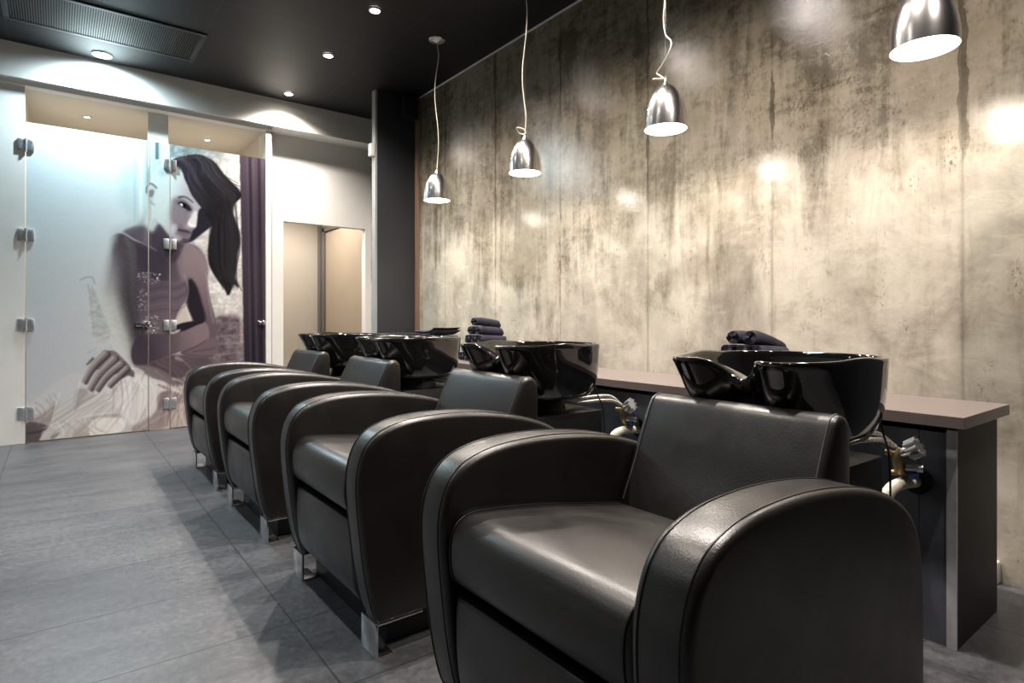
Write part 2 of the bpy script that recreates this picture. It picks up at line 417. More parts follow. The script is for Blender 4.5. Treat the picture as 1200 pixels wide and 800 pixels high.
# ------------------------------------------------------------------ wash chairs (local x = world x - 1.1, local y from the chair's centre line)
CX = 1.1
CHAIRS = (.885, 2.01, 3.15, 4.185)
ARM = [(.757, .10), (.735, .15), (.712, .26), (.695, .40), (.688, .49), (.69, .55), (.703, .60), (.725, .637), (.765, .668), (.84, .69), (.94, .698), (1.06, .695),
       (1.2, .679), (1.33, .65), (1.44, .606), (1.512, .545), (1.545, .46), (1.556, .34), (1.557, .22), (1.552, .10)]
def outline(pts, n=4):
    """smooth open chain closed by a straight bottom"""
    return [(p.x-CX, p.y) for p in catmull([(x, z, 0) for x, z in pts], n)]
def sharp(pts): return [(x-CX, z) for x, z in pts]

def make_chair(label):
    t = thing('salon_wash_chair', (CX, CHAIRS[0], 0), label, 'chair', 'salon wash chairs')
    L = M['leather']; arm = outline(ARM)
    for sg in (-1, 1):
        ya, yb = (-.385, -.275) if sg < 0 else (.275, .385)
        a = link('armrest', slab(bmesh.new(), arm, ya, yb, .017, 5, .004), L, t)
        # piped seam running round both edges of the band
        for yy in (ya+.017, yb-.017):
            bm = bmesh.new(); tube(bm, [(x, yy, z) for x, z in inset2(arm, -.0004)[1:-1]], .0016, 6); link('piping', bm, M['black'], a)
    # seat cushion
    seat = [(.725, .400), (.706, .425), (.699, .47), (.705, .52), (.735, .55), (.79, .555), (.95, .538), (1.1, .513), (1.27, .482), (1.29, .46), (1.29, .41), (1.27, .398), (1.15, .397), (.95, .397), (.80, .397), (.75, .3975)]
    so = [(p.x-CX, p.y) for p in catmull([(x, z, 0) for x, z in seat], 4, True)]
    c = link('seat_cushion', slab(bmesh.new(), so, -.274, .274, .024, 5, .0), L, t)
    for yy in (-.256, .256):
        bm = bmesh.new(); tube(bm, [(x, yy, z) for x, z in inset2(so, -.0006)], .002, 6, closed=True); link('piping', bm, M['black'], c)
    # footrest panel under the seat
    fr = [(.78, .374), (.731, .373), (.7225, .368), (.7185, .356), (.717, .31), (.719, .24), (.729, .17), (.750, .128), (.768, .120), (.785, .124), (.80, .14), (.80, .2), (.80, .29), (.80, .34), (.797, .366)]
    fo = [(p.x-CX, p.y) for p in catmull([(x, z, 0) for x, z in fr], 3, True)]
    link('footrest_panel', slab(bmesh.new(), fo, -.268, .268, .012, 4, 0), L, t)
    link('seat_frame', B(.79-CX, 1.46-CX, -.27, .27, .11, .40), M['black'], t)
    # wedge-shaped backrest
    bk = [(1.235, .44), (1.27, .52), (1.31, .60), (1.345, .68), (1.378, .748), (1.395, .772), (1.42, .781), (1.445, .772), (1.46, .745), (1.463, .68), (1.463, .55), (1.463, .44)]
    bo = [(p.x-CX, p.y) for p in catmull([(x, z, 0) for x, z in bk], 4)]
    b = link('backrest', slab(bmesh.new(), bo, -.268, .268, .016, 5, .003), L, t)
    for yy in (-.250, .250):
        bm = bmesh.new(); tube(bm, [(x, yy, z) for x, z in inset2(bo, -.0005)[3:-3]], .0019, 6); link('piping', bm, M['stitch'], b)
    link('rear_panel', B(1.44-CX, 1.53-CX, -.27, .27, .10, .46, bev=.01), M['black'], t)
    # chrome feet: flat bar bent in a C, under the front of each arm
    for y in (-.33, .33):
        bm = bmesh.new(); w = .052
        box(bm, .742-CX, .752-CX, y-w, y+w, 0, .104, bev=.003); box(bm, .742-CX, .90-CX, y-w, y+w, .096, .104, bev=.003); box(bm, .742-CX, .80-CX, y-w, y+w, 0, .006, bev=.002)
        link('foot', bm, M['chrome'], t)
    link('plinth', B(.81-CX, 1.53-CX, -.315, .315, 0, .102), M['black'], t)
    return t
chair0 = make_chair('black leather wash chair nearest the viewer, its near armrest facing the camera')
dup(chair0, (CX, CHAIRS[1], 0), 'black leather wash chair second from the front, its chrome foot in full view')
dup(chair0, (CX, CHAIRS[2], 0), 'black leather wash chair third from the front, between two others')
dup(chair0, (CX, CHAIRS[3], 0), 'black leather wash chair farthest away, closest to the printed glass doors')

# ------------------------------------------------------------------ ceramic wash basins on their pedestals
RIM = [(1.470, 0), (1.458, .036), (1.418, .068), (1.392, .098), (1.385, .130), (1.394, .162), (1.43, .190), (1.50, .218), (1.60, .240), (1.71, .247), (1.80, .240), (1.87, .212), (1.92, .155), (1.943, .08), (1.948, 0)]
def basin_bm():
    half = catmull([(x, y, 0) for x, y in RIM], 5); half = [(p.x, max(p.y, 0)) for p in half]
    pl = half+[(x, -y) for x, y in half[-2:0:-1]]; N = len(pl); c0 = 1.69
    bm = bmesh.new()
    def notch(x, y):                     # how deep the neck rest cuts the rim here
        if x > 1.53: return 0
        a = min(1, abs(y)/.092); d = .5*(1+math.cos(PI*a))
        return d*max(0, min(1, (1.53-x)/.05))
    def ring(s, z, front=0., dip=1., lift=0., lip=0.):
        vs = []
        for x, y in pl:
            f = max(0, min(1, (1.60-x)/.2)); f = f*f*(3-2*f)
            nn = notch(x, y); ss = s-front*f-lip*nn
            zz = z-.056*dip*nn+lift*math.exp(-((x-1.64)/.08)**2)*min(1, abs(y)/.2)
            vs.append(bm.verts.new((c0+(x-c0)*ss-CX, y*(s+(ss-s)*.45), zz)))
        return vs
    rings = [ring(.42, .652, .05, 0), ring(.66, .655, .10, 0), ring(.82, .670, .19, 0), ring(.91, .700, .22, .0), ring(.955, .745, .225, .0), ring(.975, .785, .15, .25), ring(.987, .835, .08, .8), ring(.995, .872, .02, 1, .003),
             ring(1., .884, 0, 1, .005), ring(.997, .8915, 0, 1, .007), ring(.985, .8945, 0, 1, .007, .02), ring(.965, .8945, 0, 1.02, .007, .12), ring(.955, .894, 0, 1.05, .007, .24), ring(.945, .890, 0, 1.05, .006, .30), ring(.935, .872, 0, .95, 0, .34), ring(.90, .83, .03, .6, 0, .30), ring(.83, .785, .08, .2, 0, .15), ring(.68, .752, .12, 0), ring(.42, .738, .05, 0), ring(.12, .733, 0, 0)]
    for a, b in zip(rings, rings[1:]):
        for k in range(N): bm.faces.new((a[k], a[(k+1) % N], b[(k+1) % N], b[k]))
    bm.faces.new(rings[0]); bm.faces.new(rings[-1])
    return bm
def make_basin(label):
    t = thing('wash_basin', (CX, CHAIRS[0]+.02, 0), label, 'basin', 'wash basins behind the chairs')
    link('bowl', basin_bm(), M['ceramic'], t, angle=60)
    link('pedestal', B(1.535-CX, 1.92-CX, -.18, .18, 0, .60, bev=.003), M['black'], t)
    bm = bmesh.new(); lathe(bm, [(0, .59), (.125, .59), (.118, .63), (.11, .66), (0, .66)], 40, (1.70-CX, 0, 0)); link('neck', bm, M['blackpl'], t)
    bm = bmesh.new(); lathe(bm, [(0, .7375), (.024, .7375), (.028, .735), (.03, .728)], 24, (1.70-CX, 0, 0)); link('drain', bm, M['chrome'], t)
    return t
basin0 = make_basin('black ceramic wash basin behind the chair nearest the viewer')
for y, lab in ((CHAIRS[1], 'black ceramic wash basin behind the second chair, before the tall towel pyramid'), (CHAIRS[2], 'black ceramic wash basin behind the third chair, before the folded towels'),
               (CHAIRS[3], 'black ceramic wash basin behind the farthest chair, before the white wall')):
    dup(basin0, (CX, y+.02, 0), lab)

# ------------------------------------------------------------------ counter along the wall
t = thing('back_counter', (2.36, 2.9, 0), 'long dark counter base with speckled front behind the basins', 'counter')
OX, OY = 2.36, 2.9
bm = bmesh.new()
ys = [.637, .711, 1.6, 2.5, 3.4, 4.3, 5.03]
for a, b in zip(ys, ys[1:]): box(bm, 2.158-OX, 2.176-OX, a+.0008-OY, b-.0008-OY, 0, .652)
link('front_panel', bm, M['front'], t, smooth=False)
link('end_panel', B(2.163-OX, 2.561-OX, .611-OY, .637-OY, 0, .677), M['sideend'], t, smooth=False)
link('edge_band', B(2.154-OX, 2.163-OX, .611-OY, .637-OY, 0, .662), M['edge'], t, smooth=False)
link('gap_shade', B(2.19-OX, 2.2-OX, .637-OY, 5.03-OY, .64, .677), M['hole_shade'], t, smooth=False)  # near-black strip paints the shade in the gap under the worktop
link('carcass', B(2.18-OX, 2.555-OX, .64-OY, 5.03-OY, .02, .64), M['black'], t, smooth=False)
tag(link('worktop', B(2.0995, 2.561, .577, 5.035, .677, .7126, bev=.0015), M['slabtop'], smooth=False), 'long taupe worktop on the dark counter along the plaster wall', 'worktop')

# ------------------------------------------------------------------ plumbing between pedestals and counter
def make_plumbing(label):
    t = thing('water_valve', (2.152, CHAIRS[0]-.155, .50), label, 'plumbing', 'water valves behind the basins')
    # local: x toward the wall, y along the row, z up
    bm = bmesh.new(); tube(bm, [(0, 0, .02), (-.06, 0, .02), (-.075, .005, .03), (-.085, .01, .075), (-.082, .0, .10)], [.013, .013, .016, .014, .012], 12)
    tube(bm, [(-.03, .0, .02), (-.03, .045, .01)], .010, 12); tube(bm, [(-.082, .0, .085), (-.095, .04, .085)], .009, 10)
    lathe(bm, [(0, -.006), (.024, -.006), (.026, 0), (.02, .006), (0, .008)], 20, (-.012, 0, .02), 'X'); link('valve_body', bm, M['brass'], t)
    bm = bmesh.new()
    for k in range(8):
        a = 2*PI*k/8; tube(bm, [(-.085+.021*math.cos(a), -.022+.012*math.sin(a), .098+.021*math.sin(a)), (-.088+.021*math.cos(a), -.052+.012*math.sin(a), .118+.021*math.sin(a))], .0062, 8)
    tube(bm, [(-.083, -.002, .088), (-.089, -.05, .117)], [.012, .019], 16); tube(bm, [(-.08, -.01, .045), (-.06, -.05, .045)], [.010, .013], 14); link('chrome_knob', bm, M['brushed'], t)
    bm = bmesh.new(); tube(bm, [(-.055, -.018, .035), (-.075, -.034, .02)], .0125, 16); link('blue_cap', bm, M['blue'], t)
    for dz, dy in ((.0, .0), (.018, .012)):
        bm = bmesh.new(); tube(bm, catmull([(-.085, .015+dy*.3, .105), (-.12, .04+dy, .125+dz), (-.19, .07+dy, .128+dz), (-.26, .10+dy, .122+dz), (-.33, .13+dy, .128+dz), (-.37, .15, .16)], 6), .0078, 10); link('hose', bm, M['braid'], t)
    bm = bmesh.new(); tube(bm, catmull([(0, -.01, -.012), (-.07, .0, -.008), (-.125, .012, -.020), (-.148, .02, -.06), (-.15, .02, -.16), (-.15, .02, -.498)], 8), .0185, 16)
    lathe(bm, [(.022, -.006), (.030, -.006), (.030, .02), (.022, .022)], 20, (-.15, .02, -.17)); link('drain_pipe', bm, M['pvc'], t)
    bm = bmesh.new(); lathe(bm, [(0, -.003), (.042, -.003), (.042, .001), (0, .001)], 24, (.0, -.015, -.008), 'X'); link('hole_shade_disc', bm, M['hole_shade'], t)  # flat near-black disc paints the shade of the pipe opening
    bm = bmesh.new(); tube(bm, catmull([(-.31, -.02, .24), (-.285, -.028, .17), (-.25, -.03, .09), (-.245, -.03, -.1), (-.25, -.03, -.5)], 6), .003, 8); link('cable', bm, M['blackpl'], t)
    return t
v0 = make_plumbing('chrome knob water valve and hoses beside the nearest basin')
for y, lab in ((CHAIRS[1], 'water valve with white bent drain pipe between the two nearest basins'), (CHAIRS[2], 'water valve and hoses glimpsed beside the third basin'), (CHAIRS[3], 'water valve and hoses hidden beside the farthest basin')):
    dup(v0, (2.152, y-.155, .50), lab)
# white box on the wall in the gap behind the counter
s = thing('wall_socket', (2.835, .712, .0), 'small white plastic box low on the plaster wall, half hidden by the counter end', 'socket')
link('socket_body', B(-.03, .014, -.045, .045, .0, .085, bev=.008), M['plastic'], s)
link('socket_slot', B(-.032, -.029, -.03, .03, .02, .03), M['hole_shade'], s); link('socket_slot', B(-.032, -.029, -.03, .03, .05, .06), M['hole_shade'], s)

# ------------------------------------------------------------------ towels
def roll_bm(r=.0345, L=.21, sag=0., turns=3.1, seed=0):
    rnd = random.Random(seed); n = int(turns*20); th = .0088; pts = []
    for i in range(n+1):
        f = i/n; a = f*turns*2*PI; rr = .006+(r-.006-th/2)*f; pts.append((a, rr))
    outer = [((rr+th*.36)*math.cos(a), (rr+th*.36)*math.sin(a)) for a, rr in pts]; inner = [((rr-th*.36)*math.cos(a), (rr-th*.36)*math.sin(a)) for a, rr in pts]
    loop = outer+inner[::-1]; bm = bmesh.new(); rings = []
    ph = rnd.uniform(0, 6.28); K = 12
    for k in range(K+1):
        f = k/K; x = (f-.5)*L; w = 1+.02*math.sin(f*7+ph)-.02; e = 1-.04*(1 if k in (0, K) else 0)
        drop = -sag*max(0, f-.2)**1.4
        rings.append([bm.verts.new((x+.004*math.sin(3*math.atan2(z, y)+ph), y*w*e, z*w*e*(1-.06*math.sin(f*5+ph))+drop)) for y, z in loop])
    m = len(loop)
    for a, b in zip(rings, rings[1:]):
        for k in range(m): bm.faces.new((a[k], a[(k+1) % m], b[(k+1) % m], b[k]))
    for ring in (rings[0], rings[-1]):
        for i in range(n): bm.faces.new((ring[i], ring[i+1], ring[m-2-i], ring[m-1-i]))
    return bm
ROLLS = [link('rolled_towel', roll_bm(seed=k, sag=(.0, .008, .017, .027, .038, .075)[k]), M['towel']) for k in range(6)]
used = [0]*6
def put_roll(k, loc, rz, label, group, rx=0):
    o = ROLLS[k]
    if used[k]: o = o.copy(); COL.objects.link(o)
    used[k] = 1; o.location = loc; o.rotation_euler = (rx, 0, rz)
    tag(o, label, 'towel', group); return o
def pyramid(x, y, rows, rz, where, group, names):
    R = .035; z0 = .7126+R-.001; sx, sy = -math.sin(rz), math.cos(rz); i = 0
    for r, n in enumerate(rows):
        for j in range(n):
            u = ((n-1)/2-j)*2*R
            put_roll((5 if (r, j) == (3, 1) and n == 2 and len(rows) == 4 else r), (x+sx*u, y+sy*u, z0+r*R*1.71), rz+.03*math.sin(i*5), names(r, j, n), group, -.6); i += 1
pos = ('left end', 'second from left', 'third from left', 'right end')
def near_names(r, j, n):
    if r == 3: return ('navy rolled towel at the top left of the near pile, showing its spiral end', 'navy rolled towel at the top right of the near pile, drooping to the right')[j]
    if r == 2: return ('navy rolled towel in the near pile, left one under the spiral end', 'navy rolled towel in the near pile, middle one under the top pair', 'navy rolled towel in the near pile, right one under the drooping towel')[j]
    return 'navy rolled towel hidden at the bottom of the near pile'
def mid_names(r, j, n):
    if r == 4: return 'navy rolled towel on the very top of the middle pyramid'
    if r == 3: return ('navy rolled towel just under the top of the middle pyramid, on the left', 'navy rolled towel just under the top of the middle pyramid, on the right')[j]
    if r == 2: return 'navy rolled towel in the %s of the lowest visible row of the middle pyramid' % ('left', 'centre', 'right')[j]
    return 'navy rolled towel hidden at the bottom of the middle pyramid'
pyramid(2.35, 1.385, (5, 4, 3, 2), .06, 0, 'rolled navy towels in the near pile', near_names)
pyramid(2.35, 3.375, (5, 4, 3, 2, 1), .10, 0, 'rolled navy towels in the middle pyramid', mid_names)
def fold_bm(seed, flip=False):
    rnd = random.Random(seed); bm = bmesh.new(); h = .037; L, W = .34, .24
    def sheet(z0, z1, inset):
        nx, ny = 16, 10; top = {}; bot = {}
        for i in range(nx+1):
            for j in range(ny+1):
                fx, fy = i/nx*2-1, j/ny*2-1; e = max(abs(fx), abs(fy)); rd = .5*(z1-z0)*(max(0, e-.9)/.1)**2
                x = fx*(W/2-inset); y = fy*(L/2-inset)
                cur = (.045*max(0, -fy-.45)**1.4*1.6 if flip else 0)+.0012*math.sin(fx*3+seed)*math.sin(fy*4+seed)
                top[i, j] = bm.verts.new((x, y, z1-rd+cur)); bot[i, j] = bm.verts.new((x, y, z0+rd+cur*.9))
        for i in range(nx):
            for j in range(ny):
                bm.faces.new((top[i, j], top[i+1, j], top[i+1, j+1], top[i, j+1])); bm.faces.new((bot[i, j], bot[i, j+1], bot[i+1, j+1], bot[i+1, j]))
        for i in range(nx):
            for j in (0, ny): bm.faces.new((top[i, j], top[i+1, j], bot[i+1, j], bot[i, j]))
        for j in range(ny):
            for i in (0, nx): bm.faces.new((top[i, j], top[i, j+1], bot[i, j+1], bot[i, j]))
    sheet(0, h*.46, 0); sheet(h*.5, h, .003); return bm
F = [link('folded_towel', fold_bm(k), M['towel']) for k in range(4)]+[link('folded_towel', fold_bm(5, True), M['towel'])]
for k, o in enumerate(F):
    o.location = (2.36+.006*(k % 2), 4.07-.008*(k % 3), .7142+k*.0405); o.rotation_euler = (0, 0, .03*(k % 2))
    tag(o, ('navy folded towel on top of the far stack, one corner turned up', 'navy folded towel second from the top of the far stack', 'navy folded towel hidden at the bottom of the far stack')[min(4-k, 2)], 'towel', 'folded navy towels in the far stack')

# ------------------------------------------------------------------ pendant lamps
SHADE = [(.0, .222), (.012, .222), (.016, .216), (.030, .210), (.052, .192), (.072, .163), (.088, .125), (.097, .085), (.102, .045), (.103, .0), (.1005, .0), (.099, .045), (.094, .085), (.085, .124), (.069, .160), (.05, .187), (.028, .203), (0, .207)]
def make_pendant(label, y, cord, coil, tilt):
    t = thing('pendant_lamp', (2.364, y, 1.926), label, 'lamp', 'pendant lamps above the basins')
    t.rotation_euler = (0, 0, 0)
    T = Matrix.Rotation(tilt[0], 4, 'X') @ Matrix.Rotation(tilt[1], 4, 'Y')
    def lk(n, bm, m):
        bm.transform(T); return link(n, bm, m, t)
    lk('lamp_shade', lathe(bmesh.new(), SHADE[:10], 56), M['polished'])
    lk('shade_lining', lathe(bmesh.new(), SHADE[9:], 56), M['inside'])
    lk('diffuser', lathe(bmesh.new(), [(0, .022), (.06, .021), (.0985, .018)], 48), M['mouth'])
    lk('cap', lathe(bmesh.new(), [(0, .25), (.004, .25), (.006, .235), (.013, .226), (.018, .214), (0, .214)], 24), M['chrome'])
    bm = bmesh.new(); H = ZC-1.926
    tube(bm, catmull([(a, b, .245+(H-.27)*f) for f, a, b in cord], 8), .0036, 8); link('cord', bm, M['cord'], t)
    if coil:
        bm = bmesh.new(); tube(bm, catmull(coil, 8), .0036, 8); link('cord_loop', bm, M['cord'], t)
        bm = bmesh.new(); tube(bm, [(0, 0, .24), (0, 0, H-.02)], .0008, 5); link('wire', bm, M['chrome'], t)
    link('ceiling_rose', lathe(bmesh.new(), [(0, H), (.062, H), (.064, H-.006), (.060, H-.012), (.02, H-.020), (.008, H-.03), (0, H-.03)], 32), M['brushed'], t)
    spot('pendant_beam', (0, 0, .012), 21, (1, .885, .76), 165, .35, .05, t)
    return t
wav = lambda amp, ph: [(f, amp*.6*math.sin(f*7+ph), amp*math.sin(f*9+ph*2)) for f in [k/9 for k in range(10)]]
def ends(c): c[0] = (0, 0, 0); c[-1] = (1, 0, 0); return c
make_pendant('polished dome pendant lamp farthest from the viewer, ceiling rose in view', 4.056, ends(wav(.018, 1.)), None, (.0, .0))
make_pendant('polished dome pendant lamp second from the far end, small cord loop on its cap', 2.956, ends(wav(.014, 2.2)),
             [(0, 0, .25), (.02, .03, .26), (.01, .07, .275), (-.02, .06, .30), (-.01, .01, .285), (.0, -.01, .26), (0, 0, .25)], (.0, .0))
make_pendant('polished dome pendant lamp second from the viewer, cord in a zigzag above it', 1.855, ends([(0, 0, 0), (.03, .0, .035), (.055, .01, .06), (.08, .0, .02), (.11, -.01, -.02), (.145, -.01, -.04), (.18, 0, -.03), (.22, 0, .0), (.3, 0, .012), (.4, 0, .004), (.6, 0, -.003), (.8, 0, .003), (1, 0, 0)]),
             [(0, 0, .25), (.015, .04, .262), (.0, .075, .27), (-.01, .05, .262), (0, 0, .25)], (.0, .0))
make_pendant('polished dome pendant lamp closest to the viewer, cut by the top edge', .763, ends(wav(.012, .4)), None, (.0, .0))
# ------------------------------------------------------------------ the picture printed on the glass doors, painted into a colour grid
# picture units: 1 unit = one photograph pixel when the doors are seen from the camera's place; PU() maps a point of the door plane to them
_s, _c = math.sin(.6531), math.cos(.6531)
def PU(X, Z, Y=YB):
    d = X*_s+Y*_c; return 600+697.96*(X*_c-Y*_s)/d, 373.8-697.96*(Z-1)/d
S = 2; X0, Y0 = 26, 138; WW, HH = 292*S, 386*S
IMG = np.zeros((HH, WW, 3)); gx, gy = np.meshgrid(X0+(np.arange(WW)+.5)/S, Y0+(np.arange(HH)+.5)/S)
def box1(a, r, ax):
    r = max(1, int(r)); k = 2*r+1; p = [(0, 0)]*a.ndim; p[ax] = (r+1, r); c = np.cumsum(np.pad(a, p, mode='edge'), axis=ax)
    hi = [slice(None)]*a.ndim; lo = [slice(None)]*a.ndim; hi[ax] = slice(k, None); lo[ax] = slice(None, -k); return (c[tuple(hi)]-c[tuple(lo)])/k
def blur(a, r):
    r = r*S*.6
    if r < .5: return a
    for _ in range(2):
        a = box1(a, r, 0); a = box1(a, r, 1)
    return a
def smooth2(p, closed=True): return [(q.x, q.y) for q in catmull([(x, y, 0) for x, y in p], 5, closed)]
def mask(p, curve=True):
    p = smooth2(p) if curve else p; m = np.zeros((HH, WW), bool)
    for i in range(len(p)):
        (x1, y1), (x2, y2) = p[i-1], p[i]
        if y1 == y2: continue
        lo, hi = min(y1, y2), max(y1, y2); r0 = max(0, int((lo-Y0)*S)-1); r1 = min(HH, int((hi-Y0)*S)+2)
        if r1 <= r0: continue
        yy = gy[r0:r1]; m[r0:r1] ^= (yy >= lo) & (yy < hi) & (gx[r0:r1] < x1+(yy-y1)*(x2-x1)/(y2-y1))
    return m.astype(float)
def put(m, c, a=1., c2=None, g=None):
    global IMG
    c = np.array(c, float)
    if c2 is not None:
        (ax, ay), (bx, by) = g; t = np.clip(((gx-ax)*(bx-ax)+(gy-ay)*(by-ay))/((bx-ax)**2+(by-ay)**2), 0, 1); t = t*t*(3-2*t)
        c = c+(np.array(c2, float)-c)*t[..., None]
    m = (m*a)[..., None]; IMG = IMG*(1-m)+c*m
def fill(p, c, b=1, a=1., c2=None, g=None, curve=True): put(blur(mask(p, curve), b), c, a, c2, g)
def stroke(p, w, c, a=1., b=.6, w2=None, curve=True):
    p = smooth2(p, False) if curve and len(p) > 2 else p; n = len(p)-1; m = np.zeros((HH, WW))
    for i in range(n):
        (x1, y1), (x2, y2) = p[i], p[i+1]; wd = w if w2 is None else w+(w2-w)*i/n; R = wd+2
        c0 = max(0, int((min(x1, x2)-R-X0)*S)); c1 = min(WW, int((max(x1, x2)+R-X0)*S)+1); r0 = max(0, int((min(y1, y2)-R-Y0)*S)); r1 = min(HH, int((max(y1, y2)+R-Y0)*S)+1)
        if c1 <= c0 or r1 <= r0: continue
        xs, ys = gx[r0:r1, c0:c1], gy[r0:r1, c0:c1]; L = (x2-x1)**2+(y2-y1)**2 or 1e-9; t = np.clip(((xs-x1)*(x2-x1)+(ys-y1)*(y2-y1))/L, 0, 1)
        d = np.hypot(xs-x1-t*(x2-x1), ys-y1-t*(y2-y1)); m[r0:r1, c0:c1] = np.maximum(m[r0:r1, c0:c1], np.clip((wd/2-d)*S+.5, 0, 1))
    put(blur(m, b), c, a)
_rng = np.random.default_rng(11)
def vnoise(sx, sy):
    """smooth random field, cell size in picture units"""
    nx, ny = int(WW/S/sx)+3, int(HH/S/sy)+3; g = _rng.random((ny, nx)); fx = (gx-X0)/sx; fy = (gy-Y0)/sy
    ix, iy = fx.astype(int), fy.astype(int); tx, ty = fx-ix, fy-iy; tx = tx*tx*(3-2*tx); ty = ty*ty*(3-2*ty)
    return (g[iy, ix]*(1-tx)+g[iy, ix+1]*tx)*(1-ty)+(g[iy+1, ix]*(1-tx)+g[iy+1, ix+1]*tx)*ty
def tex(p, amp, sx, sy, b=2, curve=True):
    global IMG
    m = blur(mask(p, curve), b)*(vnoise(sx, sy)+.5*vnoise(sx/2, sy/2)-.75)*amp; IMG = np.clip(IMG+m[..., None], 0, 255)
ALL = [(0, 100), (340, 100), (340, 560), (0, 560)]
# misty pale ground, the cool lamp's teal tint painted into its upper part
fill(ALL, (218, 231, 235), 0, 1, (200, 203, 209), ((60, 230), (60, 440)), False)
fill([(150, 150), (182, 150), (182, 262), (160, 262), (140, 230)], (198, 222, 224), 8)
for x, w, c, a in ((158, 3, (176, 205, 208), .6), (165, 4, (226, 240, 240), .7), (171, 3, (170, 200, 202), .7), (174, 4, (118, 148, 150), .75), (181, 6, (176, 204, 204), .8), (187, 3, (150, 182, 182), .7), (193, 5, (188, 212, 212), .8)):
    stroke([(x, 150), (x, 200), (x, 268 if x < 170 else 215)], w, c, a, 1.6, None, False)
stroke([(184, 166), (184, 185)], 4, (70, 92, 98), .8, 1.4)
# stone wall and dark curtain at the right
fill([(199, 140), (284, 150), (286, 440), (199, 440)], (150, 166, 166), 1, 1, (208, 204, 200), ((225, 170), (262, 215)), False)
fill([(240, 380), (286, 376), (288, 450), (225, 450)], (122, 108, 116), 4)
tex([(199, 150), (284, 150), (286, 440), (199, 440)], 34, 8, 7, 1, False); tex([(199, 150), (284, 150), (286, 440), (199, 440)], 30, 3, 2.4, 1, False)
for y in (395, 404, 416): stroke([(252, y), (270, y-2), (285, y-3)], 2, (165, 152, 158), .5, 1)
stroke([(281.5, 330), (283.5, 400)], 4, (205, 190, 184), .5, 1.2)
fill([(279.5, 140), (320, 140), (320, 450), (287, 450)], (78, 66, 78), .5, 1, (58, 50, 66), ((295, 180), (300, 420)), False)
for xa, xb, w, c in ((292, 297.5, 2.2, (38, 32, 42)), (296.5, 301.5, 1, (104, 92, 104)), (303, 306.5, 3, (44, 36, 48)), (307.5, 310, 1.2, (96, 84, 96)), (289, 294, 1.2, (92, 80, 92))): stroke([(xa, 150), (xb, 440)], w, c, .8, .6)
# body: shoulders and torso
fill([(176, 246), (188, 262), (202, 279), (216, 285), (228, 287), (236, 294), (242, 306), (243, 322), (238, 345), (222, 372), (206, 392), (178, 402), (158, 400), (146, 372), (138, 330), (132, 296), (138, 276), (152, 268), (166, 258)], (97, 85, 99), 2.5, 1, (122, 106, 116), ((180, 300), (236, 350)))
fill([(130, 270), (152, 258), (174, 248), (178, 262), (160, 268), (144, 276), (132, 290)], (196, 212, 212), 5, .8)
fill([(144, 272), (156, 266), (172, 266), (178, 276), (174, 285), (160, 280)], (110, 104, 118), 3, .8)
fill([(178, 262), (188, 268), (202, 284), (206, 300), (194, 312), (180, 296), (176, 276)], (82, 72, 88), 4, .9)
fill([(176, 238), (186, 262), (182, 272), (172, 268), (168, 252)], (198, 216, 214), 4, .95)
stroke([(137, 273), (146, 274), (156, 280), (166, 284.5), (174, 288), (184, 294)], 2.4, (196, 190, 198), .85, 1.1, 1)
stroke([(170, 285), (172, 270)], 5, (140, 132, 146), .5, 2)
fill([(160, 285), (178, 292), (196, 300), (196, 330), (170, 322), (160, 310)], (76, 66, 82), 5, .8)
fill([(205, 292), (214, 290), (222, 300), (220, 322), (214, 330), (208, 312)], (166, 148, 154), 4, .6)
# her far arm
fill([(216, 286), (226, 288), (236, 296), (242, 308), (243.5, 330), (247, 352), (252, 372), (253, 396), (245, 398), (242, 384), (237, 368), (228, 348), (222, 330), (214, 312)], (150, 130, 136), 1.3, 1, (112, 95, 104), ((238, 300), (250, 390)))
fill([(222, 326), (230, 334), (236, 352), (241, 376), (228, 378), (221, 362), (219, 344)], (52, 45, 57), 2)
stroke([(241, 318), (245, 350), (250, 378)], 2, (170, 150, 152), .5, 1.2)
fill([(216, 355), (220, 362), (225, 377), (214, 378), (205, 381), (208, 368)], (206, 196, 186), .9)
stroke([(217, 357), (223, 376)], 1.6, (226, 216, 206), .8, .6)
# satin bodice with soft folds and beading
for k, y in enumerate((330, 336, 342, 348, 355, 362)): stroke([(174, y+4), (192, y), (206, y+2), (217, y-4)], 1.4, (78, 66, 82) if k % 2 else (140, 124, 132), .45, .8)
stroke([(216, 322), (220, 334), (219.5, 347), (214, 360), (206, 374)], 1.6, (172, 154, 158), .7, .8)
for n_, (xa, xb, ya, yb) in ((110, (160, 187, 317, 333)), (90, (160, 173, 336, 366)), (130, (168, 188, 368, 391))):
    for _ in range(n_):
        x, y = random.uniform(xa, xb), random.uniform(ya, yb); cx_, cy_ = (xa+xb)/2, (ya+yb)/2
        if ((x-cx_)/(xb-xa))**2+((y-cy_)/(yb-ya))**2 > .25: continue
        v = random.choice((60, 70, 150, 165, 185, 200)); stroke([(x, y), (x+random.uniform(-1.5, 1.5), y+random.uniform(-1, 1))], random.uniform(.7, 1.3), (v, v-8, v), .75, .3)
for x, y in ((187, 321.5), (184, 325.5), (180, 387), (176, 382)): stroke([(x, y), (x+.5, y)], 1.6, (240, 240, 242), 1, .4)
